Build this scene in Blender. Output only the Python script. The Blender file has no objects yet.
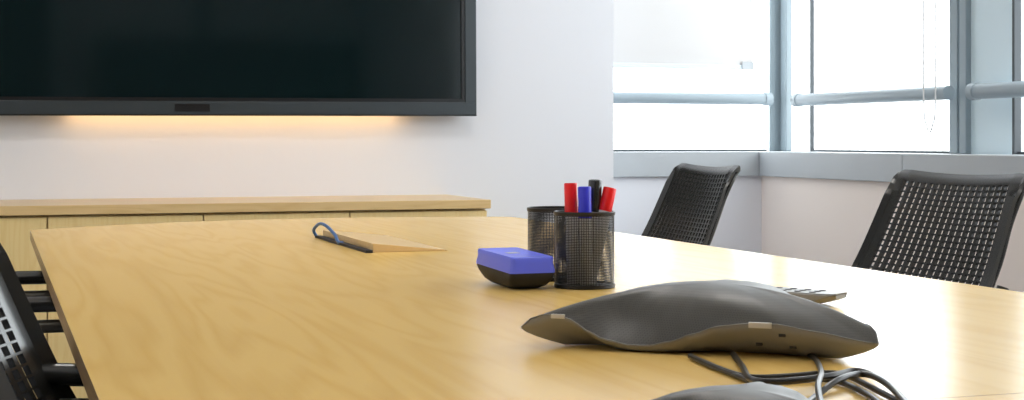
import bpy, bmesh, math, random
from mathutils import Vector, Matrix
random.seed(7)
PI = math.pi
S = bpy.context.scene
C = S.collection

# ------------------------------------------------------------------ camera
YAW = math.radians(18.8)
cd = bpy.data.cameras.new('camera'); cam = bpy.data.objects.new('camera', cd); C.objects.link(cam)
cam.location = (0, 0, 0.93)
cam.rotation_euler = (PI / 2, 0, -YAW)
cd.sensor_width = 36; cd.lens = 1523 / 1024 * 36
cd.shift_y = -60 / 1024
cd.clip_start = 0.02
cd.dof.use_dof = True; cd.dof.focus_distance = 1.9; cd.dof.aperture_fstop = 45
S.camera = cam
S.view_settings.view_transform = 'Standard'; S.view_settings.look = 'None'
S.view_settings.exposure = 0.22; S.view_settings.gamma = 1
S.view_settings.use_curve_mapping = False

# ------------------------------------------------------------------ sky
w = bpy.data.worlds.new('overcast_sky'); S.world = w; w.use_nodes = True
bg = w.node_tree.nodes['Background']
bg.inputs[0].default_value = (0.95, 0.975, 1.0, 1); bg.inputs[1].default_value = 4.3

def portal(name, loc, rot, sx, sy):
    l = bpy.data.lights.new(name, 'AREA'); l.shape = 'RECTANGLE'; l.size = sx; l.size_y = sy
    l.cycles.is_portal = True
    o = bpy.data.objects.new(name, l); o.location = loc; o.rotation_euler = rot; C.objects.link(o)
portal('window_portal', (3.0, 2.95, 1.65), (0, PI / 2, 0), 1.6, 4.8)
portal('window_portal', (2.5, 5.55, 1.65), (-PI / 2, 0, 0), 0.75, 1.6)

# ------------------------------------------------------------------ materials
def new_mat(name):
    m = bpy.data.materials.new(name); m.use_nodes = True
    return m, m.node_tree, m.node_tree.nodes['Principled BSDF']

def mat(name, col, rough=0.5, metal=0.0, spec=0.5, coat=0.0, bump=None, noise=0.0, nscale=8):
    m, nt, b = new_mat(name)
    b.inputs['Base Color'].default_value = (*col, 1)
    b.inputs['Roughness'].default_value = rough; b.inputs['Metallic'].default_value = metal
    b.inputs['Specular IOR Level'].default_value = spec; b.inputs['Coat Weight'].default_value = coat
    tc = nt.nodes.new('ShaderNodeTexCoord')
    if noise:
        n = nt.nodes.new('ShaderNodeTexNoise'); n.inputs['Scale'].default_value = nscale
        n.inputs['Detail'].default_value = 4
        nt.links.new(tc.outputs['Object'], n.inputs['Vector'])
        r = nt.nodes.new('ShaderNodeValToRGB')
        r.color_ramp.elements[0].color = (*[max(0, c * (1 - noise)) for c in col], 1)
        r.color_ramp.elements[1].color = (*[min(1, c * (1 + noise)) for c in col], 1)
        nt.links.new(n.outputs['Fac'], r.inputs['Fac']); nt.links.new(r.outputs['Color'], b.inputs['Base Color'])
    if bump:
        sc, st, dist = bump
        n = nt.nodes.new('ShaderNodeTexNoise'); n.inputs['Scale'].default_value = sc
        nt.links.new(tc.outputs['Object'], n.inputs['Vector'])
        bp = nt.nodes.new('ShaderNodeBump'); bp.inputs['Strength'].default_value = st
        bp.inputs['Distance'].default_value = dist
        nt.links.new(n.outputs['Fac'], bp.inputs['Height']); nt.links.new(bp.outputs['Normal'], b.inputs['Normal'])
    return m

def wood(name, c0, c1, stretch, scale=3.0, swirl=1.0, rough=0.3, rot=0.0, spec=0.5, seams=False):
    m, nt, b = new_mat(name)
    N = nt.nodes; L = nt.links
    tc = N.new('ShaderNodeTexCoord')
    mp = N.new('ShaderNodeMapping'); mp.inputs['Scale'].default_value = stretch
    mp.inputs['Rotation'].default_value = (0, 0, rot)
    L.new(tc.outputs['Object'], mp.inputs['Vector'])
    n1 = N.new('ShaderNodeTexNoise'); n1.inputs['Scale'].default_value = scale
    n1.inputs['Detail'].default_value = 2; n1.inputs['Distortion'].default_value = swirl
    L.new(mp.outputs['Vector'], n1.inputs['Vector'])
    mul = N.new('ShaderNodeMath'); mul.operation = 'MULTIPLY'; mul.inputs[1].default_value = 9.0
    L.new(n1.outputs['Fac'], mul.inputs[0])
    fr = N.new('ShaderNodeMath'); fr.operation = 'PINGPONG'; fr.inputs[1].default_value = 0.5
    L.new(mul.outputs[0], fr.inputs[0])
    rings = N.new('ShaderNodeMath'); rings.operation = 'MULTIPLY'; rings.inputs[1].default_value = 2.0
    L.new(fr.outputs[0], rings.inputs[0])
    n2 = N.new('ShaderNodeTexNoise'); n2.inputs['Scale'].default_value = scale * 14
    n2.inputs['Detail'].default_value = 3
    mp2 = N.new('ShaderNodeMapping'); mp2.inputs['Scale'].default_value = tuple(s * (1 if s == max(stretch) else 0.25) for s in stretch)
    mp2.inputs['Rotation'].default_value = (0, 0, rot)
    L.new(tc.outputs['Object'], mp2.inputs['Vector']); L.new(mp2.outputs['Vector'], n2.inputs['Vector'])
    a = N.new('ShaderNodeMix'); a.data_type = 'FLOAT'; a.inputs[0].default_value = 0.45
    L.new(rings.outputs[0], a.inputs[2]); L.new(n2.outputs['Fac'], a.inputs[3])
    r = N.new('ShaderNodeValToRGB')
    r.color_ramp.elements[0].position = 0.15; r.color_ramp.elements[1].position = 0.6
    r.color_ramp.elements[0].color = (*c0, 1); r.color_ramp.elements[1].color = (*c1, 1)
    L.new(a.outputs[0], r.inputs['Fac']); L.new(r.outputs['Color'], b.inputs['Base Color'])
    b.inputs['Roughness'].default_value = rough; b.inputs['Specular IOR Level'].default_value = spec
    bp = N.new('ShaderNodeBump'); bp.inputs['Strength'].default_value = 0.05; bp.inputs['Distance'].default_value = 0.0005
    L.new(n2.outputs['Fac'], bp.inputs['Height']); L.new(bp.outputs['Normal'], b.inputs['Normal'])
    return m

M = {}
M['wall'] = mat('white_wall_paint', (0.80, 0.81, 0.855), 0.75, spec=0.2, bump=(60, 0.05, 0.002))
M['wall_warm'] = mat('warm_wall_paint', (0.91, 0.82, 0.76), 0.7, spec=0.2, bump=(60, 0.05, 0.002))
M['ceiling'] = mat('ceiling_paint', (0.8, 0.8, 0.8), 0.9, spec=0.1, noise=0.03)
M['floor'] = mat('grey_carpet', (0.22, 0.22, 0.24), 0.95, spec=0.1, noise=0.3, nscale=300)
M['frame'] = mat('grey_blue_aluminium', (0.26, 0.32, 0.355), 0.42, metal=0.0, noise=0.03)
M['sill'] = mat('grey_sill_paint', (0.46, 0.49, 0.515), 0.45, noise=0.03)
M['panel'] = mat('pale_blue_cladding', (0.66, 0.80, 0.87), 0.4, noise=0.02)
M['gasket'] = mat('dark_gasket', (0.06, 0.07, 0.08), 0.6, noise=0.1)
M['rail'] = mat('grey_rail_paint', (0.30, 0.36, 0.40), 0.35, noise=0.03)
M['table'] = wood('maple_veneer', (0.77, 0.49, 0.135), (0.83, 0.55, 0.170), (5.5, 0.45, 1.0), 1.7, 0.35, rough=0.24, rot=-0.10, spec=0.75)
M['table_edge'] = wood('maple_edging', (0.33, 0.18, 0.07), (0.42, 0.25, 0.10), (1.0, 0.4, 8.0), 3, 0.2, rough=0.35)
M['cab_top'] = wood('oak_worktop', (0.70, 0.47, 0.20), (0.76, 0.53, 0.25), (0.5, 5.0, 5.0), 4, 0.3, rough=0.3)
M['cab'] = wood('oak_door', (0.84, 0.60, 0.25), (0.88, 0.66, 0.30), (6.0, 3.0, 0.5), 4, 0.4, rough=0.4)
M['bezel'] = mat('dark_bezel', (0.045, 0.055, 0.062), 0.35, metal=0.3, noise=0.05)
M['bezel_edge'] = mat('black_gloss_edge', (0.006, 0.006, 0.007), 0.3, noise=0.1)
M['screen'] = mat('switched_off_screen', (0.0035, 0.0105, 0.0115), 0.08, spec=0.45, noise=0.1)
M['black'] = mat('black_plastic', (0.012, 0.012, 0.013), 0.4, noise=0.1)
M['chair'] = mat('charcoal_plastic', (0.022, 0.022, 0.020), 0.25, spec=0.85, noise=0.05)
M['steel'] = mat('dark_steel_tube', (0.12, 0.11, 0.09), 0.3, metal=0.7, noise=0.05)
M['fabric'] = mat('black_seat_fabric', (0.02, 0.02, 0.022), 0.9, bump=(400, 0.3, 0.001))
M['mesh_metal'] = mat('black_wire_mesh', (0.03, 0.03, 0.032), 0.3, metal=0.6, noise=0.05)
M['blue'] = mat('blue_plastic', (0.13, 0.17, 0.92), 0.32, noise=0.03)
M['eraser'] = mat('black_eraser_felt', (0.009, 0.009, 0.011), 0.6, bump=(500, 0.2, 0.0005))
M['red'] = mat('red_cap', (0.90, 0.012, 0.012), 0.32, noise=0.03)
M['blue_cap'] = mat('blue_cap', (0.045, 0.05, 0.72), 0.32, noise=0.03)
M['white'] = mat('white_plastic', (0.75, 0.75, 0.74), 0.4, noise=0.02)
M['blind'] = mat('white_blind_fabric', (0.67, 0.655, 0.65), 0.8, bump=(800, 0.1, 0.0003))
def translucent(m, col, fac):
    nt = m.node_tree; b = nt.nodes['Principled BSDF']; o = nt.nodes['Material Output']
    t = nt.nodes.new('ShaderNodeBsdfTranslucent'); t.inputs[0].default_value = (*col, 1)
    mx = nt.nodes.new('ShaderNodeMixShader'); mx.inputs[0].default_value = fac
    nt.links.new(b.outputs[0], mx.inputs[1]); nt.links.new(t.outputs[0], mx.inputs[2]); nt.links.new(mx.outputs[0], o.inputs[0])
translucent(M['blind'], (.8, .76, .74), .045)
M['phone'] = mat('graphite_grille', (0.068, 0.066, 0.058), 0.40, spec=0.5)
M['phone_side'] = mat('grey_phone_shell', (0.25, 0.25, 0.24), 0.36, metal=0.0, noise=0.05)
M['silver'] = mat('silver_trim', (0.6, 0.6, 0.58), 0.3, metal=0.5, noise=0.03)
M['trim_grey'] = mat('grey_seam', (0.22, 0.22, 0.21), 0.35, noise=0.03)
M['cord'] = mat('dark_cord', (0.02, 0.018, 0.016), 0.3, noise=0.1)
M['cord_blue'] = mat('blue_cord', (0.05, 0.14, 0.36), 0.4, noise=0.05)
M['button'] = mat('grey_button', (0.12, 0.12, 0.12), 0.5, noise=0.05)
# perforated grille bump + fine dots for the phone
def grille(m):
    nt = m.node_tree; b = nt.nodes['Principled BSDF']
    tc = nt.nodes.new('ShaderNodeTexCoord')
    v = nt.nodes.new('ShaderNodeTexVoronoi'); v.inputs['Scale'].default_value = 520; v.inputs['Randomness'].default_value = 0
    nt.links.new(tc.outputs['Object'], v.inputs['Vector'])
    r = nt.nodes.new('ShaderNodeValToRGB')
    r.color_ramp.elements[0].position = 0.25; r.color_ramp.elements[0].color = (0.022, 0.021, 0.018, 1)
    r.color_ramp.elements[1].position = 0.5; r.color_ramp.elements[1].color = (0.050, 0.048, 0.041, 1)
    nt.links.new(v.outputs['Distance'], r.inputs['Fac']); nt.links.new(r.outputs['Color'], b.inputs['Base Color'])
grille(M['phone'])

def glass_mat():
    m = bpy.data.materials.new('window_glass'); m.use_nodes = True
    nt = m.node_tree; nt.nodes.clear()
    o = nt.nodes.new('ShaderNodeOutputMaterial'); t = nt.nodes.new('ShaderNodeBsdfTransparent')
    g = nt.nodes.new('ShaderNodeBsdfGlossy'); g.inputs['Roughness'].default_value = 0.01
    mx = nt.nodes.new('ShaderNodeMixShader'); f = nt.nodes.new('ShaderNodeMath'); f.operation = 'MULTIPLY'; f.inputs[1].default_value = 0.10
    lw = nt.nodes.new('ShaderNodeLayerWeight'); lw.inputs[0].default_value = 0.25; nt.links.new(lw.outputs['Facing'], f.inputs[0])
    t.inputs['Color'].default_value = (0.96, 0.98, 0.98, 1)
    nt.links.new(f.outputs[0], mx.inputs[0]); nt.links.new(t.outputs[0], mx.inputs[1]); nt.links.new(g.outputs[0], mx.inputs[2])
    nt.links.new(mx.outputs[0], o.inputs[0])
    return m
M['glass'] = glass_mat()
def emis(name, col, s):
    m = bpy.data.materials.new(name); m.use_nodes = True
    nt = m.node_tree; nt.nodes.clear()
    o = nt.nodes.new('ShaderNodeOutputMaterial'); e = nt.nodes.new('ShaderNodeEmission')
    e.inputs[0].default_value = (*col, 1); e.inputs[1].default_value = s
    nt.links.new(e.outputs[0], o.inputs[0]); return m
M['fill_lamp'] = emis('fill_lamp_diffuser', (1.0, 0.965, 0.93), 10.5)  # emission of the added, unseen ceiling panels
M['led'] = emis('warm_led_strip', (1.0, 0.60, 0.27), 10.0)

# ------------------------------------------------------------------ helpers
def tagp(o, label=None, cat=None, group=None, kind=None):
    if label: o['label'] = label
    if cat: o['category'] = cat
    if group: o['group'] = group
    if kind: o['kind'] = kind
    return o

def thing(name, label, cat, loc=(0, 0, 0), rz=0.0, group=None):
    o = bpy.data.objects.new(name, None); C.objects.link(o); o.empty_display_size = 0.05
    o.location = loc; o.rotation_euler = (0, 0, rz)
    return tagp(o, label, cat, group)

def obj(name, bm, m, parent=None, smooth=False, bevel=0.0, label=None, angle=35, loc=None):
    me = bpy.data.meshes.new(name)
    bmesh.ops.recalc_face_normals(bm, faces=bm.faces)
    bm.to_mesh(me); bm.free()
    for mm in (m if isinstance(m, (list, tuple)) else [m]): me.materials.append(mm)
    o = bpy.data.objects.new(name, me); C.objects.link(o)
    if parent: o.parent = parent
    if loc: o.location = loc
    if smooth:
        for p in me.polygons: p.use_smooth = True
        me.set_sharp_from_angle(angle=math.radians(angle))
    if bevel:
        b = o.modifiers.new('bevel', 'BEVEL'); b.width = bevel; b.segments = 2; b.limit_method = 'ANGLE'
    if label: o['label'] = label
    return o

def box(bm, x0, x1, y0, y1, z0, z1):
    v = [bm.verts.new(p) for p in ((x0, y0, z0), (x1, y0, z0), (x1, y1, z0), (x0, y1, z0), (x0, y0, z1), (x1, y0, z1), (x1, y1, z1), (x0, y1, z1))]
    for f in ((0, 3, 2, 1), (4, 5, 6, 7), (0, 1, 5, 4), (1, 2, 6, 5), (2, 3, 7, 6), (3, 0, 4, 7)):
        bm.faces.new([v[i] for i in f])
    return bm
def bx(*a):
    return box(bmesh.new(), *a)

def prism(pts, z0, z1):
    bm = bmesh.new()
    lo = [bm.verts.new((x, y, z0)) for x, y in pts]; hi = [bm.verts.new((x, y, z1)) for x, y in pts]
    bm.faces.new(lo[::-1]); bm.faces.new(hi)
    n = len(pts)
    for i in range(n): bm.faces.new((lo[i], lo[(i + 1) % n], hi[(i + 1) % n], hi[i]))
    return bm

def lathe(prof, n=48, bm=None, mtx=None):
    bm = bm or bmesh.new(); mtx = mtx or Matrix()
    rings = []
    for r, z in prof:
        if r < 1e-6: rings.append([bm.verts.new(mtx @ Vector((0, 0, z)))])
        else: rings.append([bm.verts.new(mtx @ Vector((r * math.cos(2 * PI * k / n), r * math.sin(2 * PI * k / n), z))) for k in range(n)])
    for a, b in zip(rings, rings[1:]):
        for k in range(n):
            k2 = (k + 1) % n
            if len(a) == 1 and len(b) == 1: continue
            if len(a) == 1: bm.faces.new((a[0], b[k], b[k2]))
            elif len(b) == 1: bm.faces.new((a[k], b[0], a[k2]))
            else: bm.faces.new((a[k], b[k], b[k2], a[k2]))
    return bm

def smooth_path(pts, sub=8):
    P = [Vector(p) for p in pts]; out = []
    for i in range(len(P) - 1):
        p0 = P[max(i - 1, 0)]; p1 = P[i]; p2 = P[i + 1]; p3 = P[min(i + 2, len(P) - 1)]
        for k in range(sub):
            t = k / sub
            out.append(0.5 * ((2 * p1) + (p2 - p0) * t + (2 * p0 - 5 * p1 + 4 * p2 - p3) * t * t + (3 * p1 - p0 - 3 * p2 + p3) * t ** 3))
    out.append(P[-1]); return out

def tube(pts, r, n=12, bm=None, sub=8, rad=None):
    bm = bm or bmesh.new()
    P = smooth_path(pts, sub) if sub > 1 else [Vector(p) for p in pts]
    up = Vector((0, 0, 1)); rings = []
    T0 = (P[1] - P[0]).normalized()
    nrm = T0.cross(up)
    if nrm.length < 1e-3: nrm = T0.cross(Vector((1, 0, 0)))
    nrm.normalize()
    for i, p in enumerate(P):
        t = (P[min(i + 1, len(P) - 1)] - P[max(i - 1, 0)]).normalized()
        nrm = (nrm - t * nrm.dot(t)).normalized(); bn = t.cross(nrm)
        rings.append([bm.verts.new(p + r * (math.cos(2 * PI * k / n) * nrm + math.sin(2 * PI * k / n) * bn)) for k in range(n)])
    for a, b in zip(rings, rings[1:]):
        for k in range(n): bm.faces.new((a[k], a[(k + 1) % n], b[(k + 1) % n], b[k]))
    bm.faces.new(rings[0][::-1]); bm.faces.new(rings[-1])
    return bm

def rrect(hx, hy, r, n=6):
    pts = []
    for cx, cy, a0 in ((hx - r, hy - r, 0), (-hx + r, hy - r, 90), (-hx + r, -hy + r, 180), (hx - r, -hy + r, 270)):
        for k in range(n + 1):
            a = math.radians(a0 + 90 * k / n); pts.append((cx + r * math.cos(a), cy + r * math.sin(a)))
    return pts

def loft(rings, cap=True):
    """rings: lists of equal-length 3-D points, joined in order"""
    bm = bmesh.new(); R = [[bm.verts.new(p) for p in r] for r in rings]
    for a, b in zip(R, R[1:]):
        n = len(a)
        for k in range(n): bm.faces.new((a[k], a[(k + 1) % n], b[(k + 1) % n], b[k]))
    if cap: bm.faces.new(R[0][::-1]); bm.faces.new(R[-1])
    return bm

def struct(name, bm, m, **k):
    o = obj(name, bm, m, **k); o['kind'] = 'structure'; return o

# ------------------------------------------------------------------ room shell
XL, XR = -1.7, 2.857            # left wall, right wall faces
YN, YW, YB = -2.6, 5.08, 5.35   # near wall, screen wall, window wall
ZC = 2.7
XG, YG = 3.02, 5.50             # glazing planes
struct('floor', bx(XL - .2, XG + .2, YN - .2, YG + .2, -.1, 0), M['floor'])
struct('ceiling', bx(XL - .2, XG + .2, YN - .2, YG + .2, ZC, ZC + .1), M['ceiling'])
struct('wall_left', bx(XL - .2, XL, YN - .2, YG + .2, 0, ZC), M['wall'])
struct('wall_near', bx(XL, XG + .2, YN - .2, YN, 0, ZC), M['wall'])
struct('wall_screen', bx(XL, 2.116, YW, YG + .2, 0, ZC), M['wall'])
# low wall and lintel of the far window
struct('wall_far', bx(2.116, XG + .2, YB, YG + .2, 0, 0.865), M['wall'])
struct('trim_1', bx(2.116, XG + .2, YB, YG + .2, 2.45, ZC), M['wall'])
# right wall: low wall, solid near part, lintel
struct('wall_right', bx(XR, XG + .2, YN, YB, 0, 0.865), M['wall_warm'])
struct('wall_near_right', bx(XR, XG + .2, YN, 0.55, 0.865, ZC), M['wall'])
struct('trim_2', bx(XR, XG + .2, 0.55, YB, 2.45, ZC), M['wall'])
# sills
SJ = 4.341
struct('trim_3', bx(2.116, XR - .02, YB - .02, YG + .02, 0.789, 0.885), M['sill'], bevel=0.003)
struct('trim_4', bx(XR - .02, XG + .02, SJ + .002, YG + .02, 0.789, 0.885), M['sill'], bevel=0.003)
struct('trim_5', bx(XR - .02, XG + .02, 0.5, SJ - .002, 0.789, 0.885), M['sill'], bevel=0.003)
# corner post between both windows
struct('trim_6', bx(2.952, 3.018, 5.455, 5.470, 0.885, 2.45), M['frame'], bevel=0.004)
struct('trim_7', bx(2.993, 3.022, 5.40, 5.448, 0.885, 2.45), M['frame'], bevel=0.004)
struct('trim_11', bx(3.0185, 3.032, 5.456, 5.462, 0.885, 2.45), M['gasket'])
# blue-grey clad column between the side windows

# baseboards
struct('baseboard_screen', bx(XL, 2.116, YW - .012, YW, 0, .09), M['white'])
struct('baseboard_right', bx(XR - .012, XR, YN, YB, 0, .09), M['white'])
struct('baseboard_left', bx(XL, XL + .012, YN, YW - .012, 0, .09), M['white'])

# far window: frame + pane
def window(name, frame_bm, pane_bm, gasket_bm=None):
    o = bpy.data.objects.new(name, None); C.objects.link(o); o['kind'] = 'structure'
    obj('window_frame', frame_bm, M['frame'], o)
    obj('window_pane', pane_bm, M['glass'], o)
    if gasket_bm: obj('gasket', gasket_bm, M['gasket'], o, label='thin dark rubber gasket')
    return o
f = bmesh.new()
box(f, 2.118, 2.175, YG - .03, YG + .03, .885, 2.45)
box(f, 2.175, 2.952, YG - .03, YG + .03, 2.40, 2.45)
g = bmesh.new()
box(g, 2.175, 2.183, YG - .02, YG + .0, .885, 2.40); box(g, 2.183, 2.952, YG - .02, YG, .885, .893)
window('window_1', f, bx(2.175, 2.952, YG + .005, YG + .011, .885, 2.40), g)

# side windows, glazed on the plane X = XG; ratio X/Y for pixel columns was measured on the photograph
def yr(px, X):
    k = (px - 512) / 1523
    return X * (0.9466 - k * 0.3223) / (0.3223 + k * 0.9466)
ya, yb_, yc, yd, ye = yr(812.5, XG), yr(949, 2.985), yr(967, 2.985), yr(1012, 3.0), 0.55
f = bmesh.new()
box(f, XG - .03, XG + .03, yb_ - .0, yb_ + .0001, .885, 2.45)
g = bmesh.new()
box(g, XG - .01, XG + .005, ya - .004, ya + .004, .885, 2.45)
box(g, XG - .01, XG + .005, yb_, ya - .004, .885, .893)
f = bmesh.new(); box(f, XG - .02, XG + .03, yb_, 5.40, 2.40, 2.45)
window('window_2', f, bx(XG + .006, XG + .012, yb_, 5.40, .885, 2.40), g)
# mullion, clad column
struct('trim_8', bx(2.985, 3.05, yr(957.0, 2.985), yb_, .885, 2.45), M['frame'], bevel=0.003)
struct('trim_9', bx(2.98, 3.05, yc, yr(959, 2.98), .885, 2.45), M['frame'], bevel=0.003)
struct('trim_10', bx(3.0, 3.09, yd, yc, .885, 2.45), M['panel'])
g = bmesh.new()
box(g, XG - .02, XG + .005, yd - .012, yd, .885, 2.45); box(g, XG - .01, XG + .005, ye, yd - .012, .885, .893)
f = bmesh.new(); box(f, XG - .02, XG + .03, ye, yd - .012, 2.40, 2.45)
for yy in (1.15, 2.35): box(f, XG - .06, XG + .03, yy - .04, yy + .04, .885, 2.40)
window('window_3', f, bx(XG + .006, XG + .012, ye, yd - .012, .885, 2.40), g)

# safety rails in front of the panes
def rail(name, label, p0, p1, r=0.0235, caps=(True, True)):
    t = thing(name, label, 'rail', p0)
    v = Vector(p1) - Vector(p0)
    obj('tube', tube([(0, 0, 0), tuple(v)], r, 20, sub=1), M['rail'], t, smooth=True)
    d = v.normalized()
    for k, c in enumerate(caps):
        if c:
            e = (v if k else Vector()) ; s = -1 if k else 1
            obj('end_collar', tube([tuple(e), tuple(e + d * s * 0.03)], r * 1.12, 20, sub=1), M['rail'], t, smooth=True)
    return t
rail('guard_rail', 'pale blue-grey round guard rail across the far window below the white blind', (2.118, 5.42, 1.093), (2.935, 5.42, 1.093), caps=(False, True))
rail('guard_rail', 'pale grey round guard rail crossing the wide side window behind a blind cord', (2.93, yr(796, 2.93), 1.083), (2.93, yr(949, 2.93), 1.083), caps=(True, False))
rail('guard_rail', 'pale grey round guard rail starting at the pale blue column at right', (2.93, yr(972, 2.93), 1.083), (2.93, 1.2, 1.083), r=.0245)

# roller blinds
t = thing('roller_blind', 'white roller blind half drawn down over the far window', 'blind', (2.50, 5.40, 2.40))
obj('tube', tube([(-.37, 0, 0), (.33, 0, 0)], .022, 16, sub=1), M['white'], t, smooth=True)
xb0, xb1, zb = 2.118 - 2.5, 2.832 - 2.5, 1.225 - 2.4
obj('fabric', bx(xb0, xb1, -.024, -.0225, zb, -.0), M['blind'], t)
obj('bottom_bar', bx(xb0, xb1, -.030, -.018, zb - .018, zb), mat('pale_blue_bar', (.66, .75, .80), .4, noise=.02), t, bevel=.003)
obj('bar_clip', bx(xb1 - .05, xb1, -.034, -.030, zb - .02, zb + .012), M['sill'], t, label='grey clip at the end of the bottom bar')
obj('pull_cord', tube([(.335, -.05, 0), (.335, -.05, -1.0), (.34, -.05, -1.24), (.345, -.05, -1.0), (.345, -.05, 0)], .0016, 6, sub=2), M['white'], t)
t = thing('roller_blind', 'rolled-up blind above the wide side window with a long white loop cord', 'blind', (2.90, 4.6, 2.40))
obj('tube', tube([(0, -.5, 0), (0, .45, 0)], .035, 16, sub=1), M['white'], t, smooth=True)
obj('bottom_bar', bx(-.01, .01, -.5, .45, -.06, -.035), M['sill'], t, bevel=.003)
y1, y2 = yr(923.5, 2.885) - 4.6, yr(935.5, 2.885) - 4.6
cx = -.015
loop = [(cx, y1, 0), (cx, y1, -.7), (cx, y1, -1.32), (cx, y1 * .75 + y2 * .25, -1.42), (cx, (y1 + y2) / 2, -1.445), (cx, y2 * .75 + y1 * .25, -1.42), (cx, y2, -1.32), (cx, y2, -.7), (cx, y2, 0)]
obj('loop_cord', tube(loop, .0026, 6, sub=4), M['white'], t, smooth=True)

# unseen ceiling lamps added to brighten the room and the table
for i, (x, y) in enumerate(((-.4, .6), (1.4, .6), (-.4, 3.0), (1.4, 3.0))):
    t = thing('fill_ceiling_light', 'square recessed ceiling light panel added out of view to brighten the room', 'light', (x, y, ZC), group='added ceiling light panels')
    fr = bmesh.new()
    for a in ((-.3, .3, -.3, -.28), (-.3, .3, .28, .3), (-.3, -.28, -.28, .28), (.28, .3, -.28, .28)): box(fr, *a, -.015, 0)
    obj('frame', fr, M['white'], t); obj('diffuser', bx(-.28, .28, -.28, .28, -.010, -.002), M['fill_lamp'], t)

# ------------------------------------------------------------------ wall display
tv_roll = -.0040
tv = thing('wall_display', 'large black flat screen mounted on the white wall above the cabinets', 'screen', (0.72, YW, 1.009))
tv.rotation_euler = (0, tv_roll, 0)
TX0, TX1, TZ1 = -.86, .852, .985
yf = -.085
cs = bmesh.new(); box(cs, TX0 + .01, TX1 - .01, yf + .012, -.03, .030, TZ1 - .005); box(cs, TX0 + .4, TX1 - .4, -.03, 0, .2, TZ1 - .2)
obj('casing', cs, M['black'], tv)
fr = bmesh.new(); bw = .047
box(fr, TX0, TX1, yf, yf + .03, .004, bw); box(fr, TX0, TX1, yf, yf + .03, TZ1 - .04, TZ1)
box(fr, TX0, TX0 + .04, yf, yf + .03, bw, TZ1 - .04); box(fr, TX1 - .040, TX1, yf, yf + .03, bw, TZ1 - .04)
obj('bezel', fr, M['bezel'], tv, bevel=.0015)
il = bmesh.new()
box(il, TX0 + .04, TX1 - .04, yf + .004, yf + .02, bw, bw + .012); box(il, TX1 - .052, TX1 - .04, yf + .004, yf + .02, bw + .012, TZ1 - .04)
box(il, TX0 + .04, TX0 + .052, yf + .004, yf + .02, bw + .012, TZ1 - .04)
obj('inner_edge', il, M['bezel_edge'], tv)
obj('lower_edge', bx(TX0, TX1, yf - .0005, yf + .03, 0, .004), M['bezel_edge'], tv)
obj('screen', bx(TX0 + .05, TX1 - .05, yf + .010, yf + .018, bw + .01, TZ1 - .045), M['screen'], tv)
sg = bmesh.new()
box(sg, -.168, -.055, yf - .0004, yf + .001, .013, .038)
for k in range(9): box(sg, -.163 + k * .0125, -.163 + k * .0125 + .004, yf - .0007, yf - .0004, .015, .036)
obj('sensor_grille', sg, M['bezel_edge'], tv)
for x in (.405, .655):
    obj('indicator', lathe([(0, 0), (.0022, 0), (.0022, .002), (0, .002)], 10, None, Matrix.Translation((x, yf, .024)) @ Matrix.Rotation(PI / 2, 4, 'X')), M['bezel_edge'], tv)
obj('backlight_strip', bx(-.50, .60, -.052, -.040, .014, .022), M['led'], tv, label='warm light strip under the back of the screen')
# ------------------------------------------------------------------ cabinets
CX = [-.743, .147 - .446, .147, .593, 1.037, 1.484]
YF = 4.60
ct = obj('worktop', bx(-1.64, 1.492, YF - .012, YW - .001, .713, .741), M['cab_top'], bevel=.002)
tagp(ct, 'long pale wood worktop running over the low cabinets under the screen', 'worktop')
units = [(-1.635, -1.19, 1), (-1.19, -.299, 2), (-.299, .593, 2), (.593, 1.484, 2)]
ulab = [None, 'wooden cabinet out of sight left of the picture under the long worktop', 'low wooden cabinet behind the far left corner of the table, leftmost in view',
        'low wooden cabinet at the right end of the worktop']
ulab[0] = 'narrow wooden cabinet beside the left wall under the long worktop'
for (x0, x1, nd), lb in zip(units, ulab):
    if x1 < -1.0 and nd == 1: pass
    t = thing('cabinet', lb, 'cabinet', ((x0 + x1) / 2, YF, 0), group='low cabinets under the screen')
    h = (x1 - x0) / 2
    b = bmesh.new(); box(b, -h + .001, h - .001, .020, YW - YF - .002, .08, .710); box(b, -h + .02, h - .02, .05, .40, 0, .08)
    obj('body', b, M['cab'], t)
    wd = (x1 - x0) / nd
    for k in range(nd):
        a0 = -h + k * wd + .0022; a1 = a0 + wd - .0044
        obj('door', bx(a0, a1, 0, .018, .085, .706), M['cab'], t, bevel=.001)

# ------------------------------------------------------------------ unseen dark storage added behind the camera to shape the screen's reflections
M['dark_lam'] = mat('dark_laminate', (0.035, 0.035, 0.04), 0.45, noise=0.05)
t = thing('reflection_cabinet', 'wide dark storage cabinet added behind the camera for the screen to mirror', 'cabinet', (1.80, YN, 0))
obj('body', bx(-1.0, 1.0, .002, .45, .05, 1.74), M['dark_lam'], t, bevel=.003)
for k in range(4):
    d_ = obj('door', bx(-.995 + k * .5, -.505 + k * .5, .452, .470, .06, 1.72), M['dark_lam'], t, bevel=.001)
    obj('handle', bx(-.53 + k * .5, -.52 + k * .5, .470, .490, .85, 1.0), M['steel'], d_)
t = thing('backdrop', 'tall black wardrobe with doors, added behind the camera to darken the screen reflection', 'backdrop', (-.6, YN, 0))
obj('body', bx(-1.0, 1.02, .002, .6, .05, 2.4), M['dark_lam'], t, bevel=.003)
for k in range(3):
    d_ = obj('door', bx(-.99 + k * .67, -.33 + k * .67, .602, .622, .06, 2.38), M['dark_lam'], t, bevel=.001)
    obj('handle', bx(-.36 + k * .67, -.35 + k * .67, .622, .640, .9, 1.1), M['steel'], d_)
struct('trim_12', bx(1.57, 1.67, YN, YN + .06, 1.745, ZC), M['frame'])  # unseen dark bar, added so the screen mirrors an upright line

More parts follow.
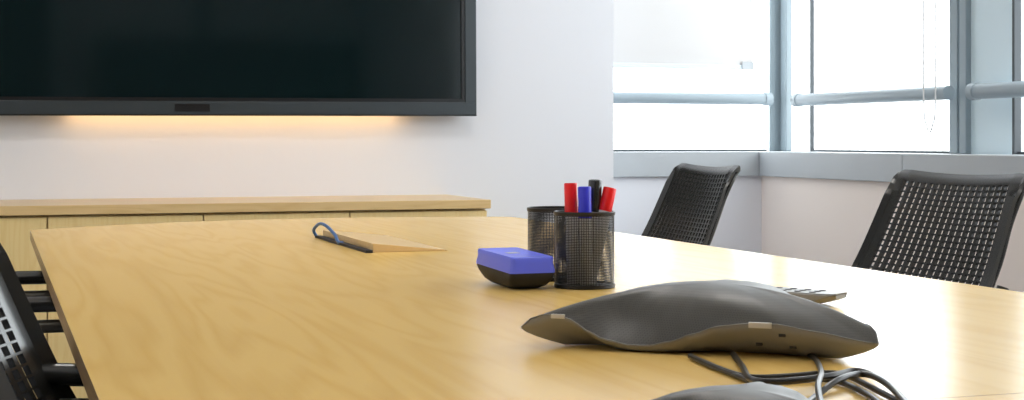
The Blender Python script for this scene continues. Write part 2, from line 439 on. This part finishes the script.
# ------------------------------------------------------------------ table
TT = .74
tb = thing('conference_table', 'long pale maple conference table with a curved far end', 'table', (.645, 1.8, 0))
ox, oy = .645, 1.8
def bez(p0, p1, p2, n):
    return [tuple((1 - t) ** 2 * a + 2 * t * (1 - t) * b + t * t * c for a, b, c in zip(p0, p1, p2)) for t in [k / n for k in range(n + 1)]]
far = bez((.073, 3.37), (.58, 3.80), (1.19, 3.585), 24) + bez((1.19, 3.585), (1.217, 3.575), (1.217, 3.545), 5)[1:]
hole = (.592, .738, 2.50, 2.94)
yseam = [.96, 1.77, 2.58]
def sect(y0, y1):
    if y1 is None: pts = [(.073, y0)] + far + [(1.217, y0)]
    else: pts = [(.073, y0), (.073, y1), (1.217, y1), (1.217, y0)]
    return [(x - ox, y - oy) for x, y in pts]
ys = [.05] + yseam + [None]
tops = bmesh.new()
gap = [.0011, .00025, .00025, 0]
for i in range(4):
    y1 = ys[i + 1]
    p = prism(sect(ys[i], None if y1 is None else y1 - gap[i]), TT - .020, TT)
    me = bpy.data.meshes.new('tmp'); p.to_mesh(me); p.free(); tops.from_mesh(me); bpy.data.meshes.remove(me)
top = obj('tabletop', tops, [M['table'], M['table_edge']], tb)
for p in top.data.polygons:
    if abs(p.normal.z) < .5: p.material_index = 1
un = bmesh.new()
pts = [(.078, .06)] + [(max(.078, x * .992 + .005), y - .008) for x, y in far] + [(1.212, .06)]
un = prism([(x - ox, y - oy) for x, y in pts], TT - .024, TT - .0201)
obj('underlay', un, M['table_edge'], tb)
bm = bmesh.new(); box(bm, -.35, .35, -1.35, 1.3, TT - .085, TT - .025)
obj('crossbeam', bm, M['steel'], tb)
for sx in (-.33, .33):
    for sy in (-1.3, 1.2):
        b = bmesh.new(); box(b, sx - .03, sx + .03, sy - .03, sy + .03, .01, TT - .025); box(b, sx - .04, sx + .04, sy - .04, sy + .04, 0, .012)
        obj('leg', b, M['steel'], tb, bevel=.002)
# hinged cable flap lying a little open
hat = obj('cable_flap', loft([[(-.131, y, 0), (0, y, 0), (0, y, .0012), (-.131, y, .0150)] for y in (-.205, .205)]), M['cab_top'], tb, bevel=.0004, label='slightly raised wooden flap over the cable outlet')
hat.location = (.737 - ox, 2.715 - oy, TT + .0002)
obj('outlet_brush', bx(.592 - ox, .604 - ox, 2.50 - oy, 2.93 - oy, TT, TT + .0045), M['eraser'], tb, label='black brush strip under the open side of the flap')
t = tube([(.5935, 2.925, TT + .004), (.588, 2.92, TT + .016), (.592, 2.885, TT + .029), (.594, 2.83, TT + .0275), (.596, 2.765, TT + .0150), (.592, 2.715, TT + .0045), (.600, 2.71, TT + .004)], .0031, 10)
tagp(obj('network_cable', t, M['cord_blue'], smooth=True), 'blue cable looping out of the outlet flap in the table', 'cable')

# ------------------------------------------------------------------ chairs
REC = math.radians(22.0)
NC, NR = 17, 31
HT = .867; LB = .44
def make_chair(label, loc, rz, group, arms=False):
    t = thing('conference_chair', label, 'chair', loc, rz, group)
    # perforated back: u across, v down the slope
    def hw(v): return .212 + .025 * min(1, v / .22) - .02 * max(0, (v - .3) / .14)
    us, solid_u = [], []
    # wings: fractions of the half width
    e = [-1, -.985, -.965, -.948, -.942, -.815]
    us += e
    pitch = 1.63 / NC
    for k in range(NC):
        a = -.815 + k * pitch
        if k: us.append(a + pitch * .20)
        else: us.append(a + pitch * .10)
        us.append(a + pitch * .80)
    us += [-x for x in e[::-1]]
    vs = [0, .003, .008, .014, .020]
    vp = .0122
    for k in range(NR): vs += [.020 + k * vp + .0022, .020 + k * vp + .0118]
    vs += [.020 + NR * vp + .008, LB - .02, LB]
    def P(u, v, off=0.0):
        h = hw(v); y = u * h
        au = abs(u)
        x = -.008 * (1 - min(au, .8) ** 2 / .64)          # shallow bow away from the sitter
        wing = max(0, au - .945) * h * min(1, v / .06)
        x += wing * 1.0; y -= math.copysign(wing * .30, u) if wing else 0
        # top corners rounded
        vv = v
        cr = .018
        du = max(0, au * h - (h - cr)); 
        if v < cr and du > 0: vv = max(v, cr - math.sqrt(max(0, cr * cr - du * du)))
        vv += .005 * (1 - au * au) * max(0, 1 - v / .1)
        # lip: the top edge rolls backward
        lip = max(0, .012 - v) * .8
        lum = .018 * math.exp(-((v - .33) / .09) ** 2)
        xl = -.34 + vv * math.sin(REC) + (x + lum) * math.cos(REC) - lip
        zl = HT - vv * math.cos(REC) + (x + lum) * math.sin(REC)
        return (xl, y, zl)
    bm = bmesh.new()
    grid = [[bm.verts.new(P(u, v)) for u in us] for v in vs]
    nu0 = len(e)
    for j in range(len(vs) - 1):
        rj = j - 5
        rowhole = 0 <= rj < 2 * NR and rj % 2 == 0
        for i in range(len(us) - 1):
            ci = i - nu0
            if rowhole and 0 <= ci < 2 * NC and ci % 2 == 0: continue
            bm.faces.new((grid[j][i], grid[j][i + 1], grid[j + 1][i + 1], grid[j + 1][i]))
    o = obj('backrest', bm, M['chair'], t, smooth=True, angle=60)
    # thickness goes backward
    s = o.modifiers.new('thick', 'SOLIDIFY'); s.thickness = .0065; s.offset = 0
    es = o.modifiers.new('split', 'EDGE_SPLIT'); es.split_angle = math.radians(50)
    # rim tube behind the edge
    rim = [P(-1, v) for v in (.36, .2, .1, .03)] + [P(-.9, .004)] + [P(u, 0.001) for u in (-.5, 0, .5)] + [P(.9, .004)] + [P(1, v) for v in (.03, .1, .2, .36)]
    rim = [(x - .0075, y * .985, z - .003) for x, y, z in rim]
    obj('back_rim', tube(rim, .0042, 10, sub=6), M['chair'], t, smooth=True)
    # supports from the seat up the back
    for sy in (-1, 1):
        obj('back_support', tube([(-.10, sy * .17, .43), (-.20, sy * .19, .44), (-.235, sy * .2, .52), (-.29, sy * .205, .66)], .011, 12), M['steel'], t, smooth=True)
    # seat
    rr = rrect(.215, .20, .05)
    rings = [[(x * s + .02, y * s, z) for x, y in rr] for s, z in ((.93, .435), (1.0, .445), (1.0, .465), (.96, .478), (.6, .482))]
    obj('seat', loft(rings), M['fabric'], t, smooth=True)
    for sx, sy in ((1, 1), (1, -1), (-1, 1), (-1, -1)):
        b = tube([(sx * .15 + .02, sy * .17, .44), (sx * .17 + .02, sy * .185, .2), (sx * .20 + .02, sy * .20, .006)], .011, 12)
        obj('leg', b, M['steel'], t, smooth=True)
    for sy in ((-1, 1) if arms else ()):
        ya_ = sy * .222
        b = tube([(-.272, ya_, .697), (-.12, ya_, .696), (.02, ya_, .695)], .0115, 16)
        obj('armrest', b, M['chair'], t, smooth=True, angle=60)
        obj('arm_support', tube([(-.262, ya_, .664), (-.1, ya_, .664), (-.02, ya_, .658), (.0, sy * .215, .60), (.0, sy * .18, .46)], .0095, 12), M['steel'], t, smooth=True)
    return t
def copy_tree(o, label):
    c = o.copy(); C.objects.link(c); c['label'] = label
    for ch in o.children:
        d = ch.copy(); C.objects.link(d); d.parent = c
    return c
ch0 = make_chair('black perforated chair at the right of the table, its back cut by the picture edge', (1.462, 2.558, 0), PI, 'black conference chairs around the table')
c = copy_tree(ch0, 'black perforated chair right of the table in front of the window corner'); c.location = (1.392, 3.566, 0); c.rotation_euler = (0, 0, PI - math.radians(5))
ch1 = make_chair('black perforated chair at the left table edge whose back catches pale blue light', (.216, 1.276, 0), -math.radians(22), 'black conference chairs around the table', True)
for lb, loc, a in (
    ('black chair nearest the camera in the bottom left corner', (.297, .813, 0), 0.0),
    ('black chair farthest along the left table side, only its armrests showing', (.215, 2.49, 0), 0.0)):
    c = copy_tree(ch1, lb); c.location = loc; c.rotation_euler = (0, 0, a)

# ------------------------------------------------------------------ mesh pen cups
def pen_cup(label, loc):
    t = thing('pen_cup', label, 'pen cup', loc, 0, 'black wire mesh pen cups')
    R, H = .0385, .098
    bm = bmesh.new(); n = 110; rows = 44
    us = []
    for k in range(n):
        a = 2 * PI * k / n; us += [a, a + 2 * PI / n * .42]
    zs = []
    for k in range(rows):
        z = .004 + k * (H - .008) / rows; zs += [z, z + (H - .008) / rows * .42]
    zs.append(H - .004)
    G = [[bm.verts.new((R * math.cos(a), R * math.sin(a), z)) for a in us] for z in zs]
    m = len(us)
    for j in range(len(zs) - 1):
        for i in range(m):
            if j % 2 == 1 and i % 2 == 1: continue
            bm.faces.new((G[j][i], G[j][(i + 1) % m], G[j + 1][(i + 1) % m], G[j + 1][i]))
    obj('mesh_wall', bm, M['mesh_metal'], t)
    obj('base', lathe([(0, 0), (R + .0005, 0), (R + .0012, .001), (R + .0010, .005), (R - .0005, .005), (R - .0005, .003), (0, .003)]), M['mesh_metal'], t, smooth=True)
    obj('rim', lathe([(R - .0008, H - .005), (R + .0010, H - .005), (R + .0015, H - .001), (R + .0002, H), (R - .001, H - .001), (R - .0008, H - .005)]), M['mesh_metal'], t, smooth=True)
    return t
CF = (.7225, 1.832, TT + .0003); CR_ = (.7265, 1.948, TT + .0003)
pen_cup('black wire mesh cup holding four markers, in front of the empty cup', CF)
pen_cup('empty black wire mesh cup standing behind the cup of markers', CR_)

def marker(label, capm, base, tip, r=.0086, cap=.040, loc0=CF):
    b = Vector(base); p = Vector(tip); L = (p - b).length
    t = thing('marker', label, 'marker', (loc0[0] + b.x, loc0[1] + b.y, loc0[2] + b.z), 0)
    t.rotation_mode = 'QUATERNION'; t.rotation_quaternion = (p - b).to_track_quat('Z', 'Y')
    obj('barrel', lathe([(0, 0), (r * .9, 0), (r * .97, .002), (r * .97, L - cap), (r * .6, L - cap), (0, L - cap)], 20), M['white'] if capm != M['chair'] else M['white'], t, smooth=True)
    obj('cap', lathe([(0, L - cap - .001), (r, L - cap - .001), (r, L - .0016), (r * .93, L - .0002), (r * .75, L), (r * .7, L - .001), (0, L - .001)], 24), capm, t, smooth=True, label='coloured cap')
    return t
# image-right is (.947,-.322); image-depth is (.322,.947)
def off(r, d, z): return (r * .947 + d * .322, -r * .322 + d * .947, z)
marker('red marker standing upright at the left of the cup', M['red'], off(-.014, .006, .004), off(-.0175, .010, .134))
marker('blue marker standing between the red and the black marker', M['blue_cap'], off(.002, -.013, .004), off(-.0005, -.012, .130))
marker('tall black-capped marker in the middle of the cup', M['chair'], off(.008, .012, .004), off(.0145, .006, .138), r=.0088)
marker('red-capped marker leaning outward at the right of the cup', M['red'], off(.006, -.004, .004), off(.0335, .006, .128), cap=.030)

# ------------------------------------------------------------------ board eraser
t = thing('board_eraser', 'blue and black whiteboard eraser lying beside the pen cups', 'eraser', (.643, 1.878, TT + .0002), math.radians(2))
HX, HY = .0305, .067
def ring(hx, hy, r, z, rock=0.0, dy=0):
    return [(x, y + dy, z + rock * ((y / hy) * .5 + .5) ** 2) for x, y in rrect(hx, hy, r, 5)]
body = loft([ring(HX * .62, HY * .70, .012, .0005, .002), ring(HX * .82, HY * .84, .013, .004, .004), ring(HX * .97, HY * .96, .010, .012, .006), ring(HX, HY, .007, .019, .004), ring(HX, HY, .007, .0215, .004)])
obj('felt_body', body, M['eraser'], t, smooth=True, angle=50)
cap = loft([ring(HX * 1.01, HY * 1.01, .006, .0215, .004), ring(HX * 1.01, HY * 1.01, .006, .0245, .004), ring(HX * .95, HY * .985, .006, .034, .003), ring(HX * .96, HY * .985, .006, .0400, .003), ring(HX * .92, HY * .96, .005, .042, .003), ring(HX * .70, HY * .88, .004, .0405, .003)])
obj('blue_cover', cap, M['blue'], t, smooth=True, angle=40)
obj('cover_label', bx(-.008, .008, .0, .045, .0418, .0424), M['silver'], t, label='pale plate on top of the blue cover')

# ------------------------------------------------------------------ conference phone
SE = [(0, .018), (.025, .030), (.056, .031), (.085, .027), (.117, .018), (.16, .011), (.235, .0068), (.31, .0072), (.40, .0115), (.5, .019), (.62, .027), (.72, .030), (.82, .031), (.91, .026), (1, .018)]
def seam(u):
    u %= 1.0
    for (a, h0), (b, h1) in zip(SE, SE[1:]):
        if a <= u <= b:
            t = (u - a) / (b - a); t = t * t * (3 - 2 * t) * .5 + t * .5
            return h0 + (h1 - h0) * t
    return SE[-1][1]
def tri_r(phi, rin, p=40):
    s = 0
    for k in range(3):
        c = math.cos(phi - (PI / 3 + k * 2 * PI / 3))
        if c > 0: s += (c / rin) ** p
    return s ** (-1 / p)
def tri_body(t, rin, hs, hc, n=180, bottom=.66, bulge=2.4, top_m=None):
    """tips at local angles 0, 120, 240 deg; angle runs from tip to tip"""
    ang = [2 * PI * k / n for k in range(n)]
    def ringat(f, kind):
        out = []
        for a in ang:
            r = tri_r(a, rin); s = seam((a / (2 * PI / 3)) % 1.0) * hs
            if kind == 'top': z = s + (hc - s) * (1 - f ** bulge)
            r = r * f + rin * 1.38 * (1 - f)
            out.append((f * r * math.cos(a), f * r * math.sin(a), z))
        return out
    bm = bmesh.new()
    R = []
    for f in (1.0, .985, .96, .92, .86, .78, .68, .56, .42, .28, .14):
        R.append([bm.verts.new(p) for p in ringat(f, 'top')])
    for a, b in zip(R, R[1:]):
        for k in range(n): bm.faces.new((a[k], a[(k + 1) % n], b[(k + 1) % n], b[k]))
    c = bm.verts.new((0, 0, hc))
    for k in range(n): bm.faces.new((R[-1][k], R[-1][(k + 1) % n], c))
    # underside of the grille, just inside the shell
    inner = [bm.verts.new((v.co.x * .97, v.co.y * .97, v.co.z - .002 * hs)) for v in R[0]]
    for k in range(n): bm.faces.new((R[0][k], R[0][(k + 1) % n], inner[(k + 1) % n], inner[k]))
    obj('grille_cover', bm, M['phone'], t, smooth=True, angle=70)
    # lower shell
    rings = []
    for q in (0, .04, .25, .5, .75, 1.0):
        rg = []
        for a in ang:
            r = tri_r(a, rin); s = seam((a / (2 * PI / 3)) % 1.0) * hs
            bl = bottom + (.95 - bottom) * max(0, 1 - (s / hs - .006) / .020) 
            rr = r * (1.006 - (1 - bl) * q ** 1.5) if q else r * 1.0
            z = max(.0035 * hs * .0 + .0008, (s - .0004) * (1 - q) + .0012 * q * hs) if s > 0 else 0
            rg.append((rr * math.cos(a), rr * math.sin(a), z))
        rings.append(rg)
    rings.append([(x * .01, y * .01, z) for x, y, z in rings[-1]])
    obj('lower_shell', loft(rings, cap=False), M['phone_side'], t, smooth=True, angle=70)
    # bright seam line
    pts = []
    for a in ang + [0]:
        r = tri_r(a, rin) * 1.004; s = seam((a / (2 * PI / 3)) % 1.0) * hs
        pts.append((r * math.cos(a), r * math.sin(a), s + .0002))
    obj('seam_trim', tube(pts, .0006 * max(hs, .6), 6, sub=1), M['trim_grey'], t, smooth=True)
def on_shell(t, name, u, frac, w_, h_, m, k0=0, label=None, out=.0015, rin=.0942, hs=1):
    """small plate on the side of the lower shell, u = place between tips, frac = 0 seam .. 1 foot"""
    a = (u + k0) * 2 * PI / 3; r = tri_r(a, rin); s = seam(u) * hs
    da = .02
    def pt(a_):
        r_ = tri_r(a_, rin); return Vector((r_ * math.cos(a_), r_ * math.sin(a_), 0))
    tg = (pt(a + da) - pt(a - da)).normalized(); nr = Vector((tg.y, -tg.x, 0))
    rr = (1.006 - .34 * frac ** 1.5)
    c = pt(a) * rr; z = s * (1 - frac) + .0012 * frac
    bm = bx(-w_ / 2, w_ / 2, -out, out, -h_ / 2, h_ / 2)
    sl = (seam(u + .02) - seam(u - .02)) * hs
    bmesh.ops.transform(bm, matrix=Matrix.Translation((c.x, c.y, z)) @ Matrix((( tg.x, nr.x, 0, 0), (tg.y, nr.y, 0, 0), (0, 0, 1, 0), (0, 0, 0, 1))), verts=bm.verts)
    return obj(name, bm, m, t, bevel=.0004, label=label)
# centre and heading: one long side faces the camera
pc = (.645, 1.308)
# local angle 0 = left tip, local angle 120 deg = right tip (front side between them)
head = math.atan2(.0566 - 0, -.25)
tipL = Vector((.465, 1.332)); ctr = Vector((.645, 1.308))
t = thing('conference_phone', 'large dark grey three-cornered conference phone on the table', 'phone', (.1900 * .947 + 1.446 * .322, -.19 * .322 + 1.446 * .947, TT))
ctr = t.location.xy
tipL = Vector((.011 * .947 + 1.41 * .322, -.011 * .322 + 1.41 * .947))
d = tipL - ctr; t.rotation_euler = (0, 0, math.atan2(d.y, d.x) - math.radians(2.5)); t.location.x -= .0035; t.location.y -= .0185
PH = t
tri_body(t, .0942, 1.0, .0565, bulge=2.75)
on_shell(t, 'light_tab', .060, .03, .013, .004, M['silver'], label='small silver tab on the left lobe')
on_shell(t, 'light_tab', .772, .03, .020, .005, M['silver'], label='small silver tab on the right lobe')
for u_, f_ in ((.845, .30), (.80, .66), (.90, .66)):
    on_shell(t, 'port', u_, f_, .006, .003, M['black'], label='small dark socket')

# extension microphone at the lower edge of the picture
t = thing('table_microphone', 'smaller grey three-cornered table microphone cut by the bottom picture edge', 'microphone', (.444, .853, TT), math.radians(168))
tri_body(t, .052, .62, .0350, n=120, bulge=3.0)
on_shell(t, 'light_tab', .10, .03, .006, .002, M['silver'], rin=.052, hs=.62)

# handset / remote behind the phone
t = thing('remote_control', 'slim grey remote control lying behind the conference phone', 'remote control', (.875, 1.583, TT + .0004), math.radians(-56))
n = 20; HL, HWd = .072, .024
rings = []
for k in range(n + 1):
    s = -1 + 2 * k / n; x = s * HL
    lift = .009 * max(0, (abs(s) - .55) / .45) ** 1.3
    wy = HWd * (1 - .35 * max(0, (abs(s) - .7) / .3) ** 2)
    zt = .0150
    rings.append([(x, -wy * .8, lift), (x, wy * .8, lift), (x, wy, lift + .005), (x, wy, zt - .002), (x, wy * .92, zt), (x, -wy * .92, zt), (x, -wy, zt - .002), (x, -wy, lift + .005)])
obj('body', loft(rings), M['phone_side'], t, smooth=True)
for i in range(6):
    for j in range(3):
        bm = lathe([(0, 0), (.0042, 0), (.0040, .0008), (.0035, .0012), (0, .0012)], 14, None, Matrix.Translation((-.05 + i * .0185, -.013 + j * .013, .0148)))
        obj('button', bm, M['button'], t, smooth=True)

# ------------------------------------------------------------------ cords on the table
CORD_PX = [
 ('phone_cord', 'long dark cord sweeping right from the left part of the phone', [(690, 356), (720, 369), (750, 377), (790, 376), (828, 373), (850, 377), (880, 392), (905, 405)], .0024, .0034),
 ('phone_cord', 'short dark cord coming forward from the phone middle and turning right', [(733, 354), (742, 366), (753, 380), (790, 381), (830, 376), (858, 371), (884, 382), (912, 408)], .0026, .0088),
 ('phone_cord', 'dark cord dropping forward from the right part of the phone', [(808, 354), (816, 360), (821, 372), (818, 386), (822, 408)], .0023, .0140),
 ('phone_cord', 'dark cord rising from the bottom edge and curling over the other cords', [(797, 410), (815, 397), (838, 380), (862, 374), (885, 382), (903, 400), (915, 415)], .0024, .0110),
 ('phone_cord', 'lowest dark cord running close behind the others towards the bottom edge', [(700, 360), (726, 371), (760, 383), (800, 379), (836, 381), (868, 395), (884, 408)], .0022, .0030),
]
def table_pt(px, py, h):
    z = (.93 - TT - h) * 1523 / (py - 140); x = (px - 512) / 1523 * z
    return (x * .9466 + z * .3223, -x * .3223 + z * .9466, TT + h)
for nm, lb, pts, r, h in CORD_PX:
    m_ = [table_pt(px, py, r + .0006 if i in (0, 1) and nm else h) for i, (px, py) in enumerate(pts)]
    tagp(obj(nm, tube(m_, r, 10), M['cord'], smooth=True), lb, 'cord')
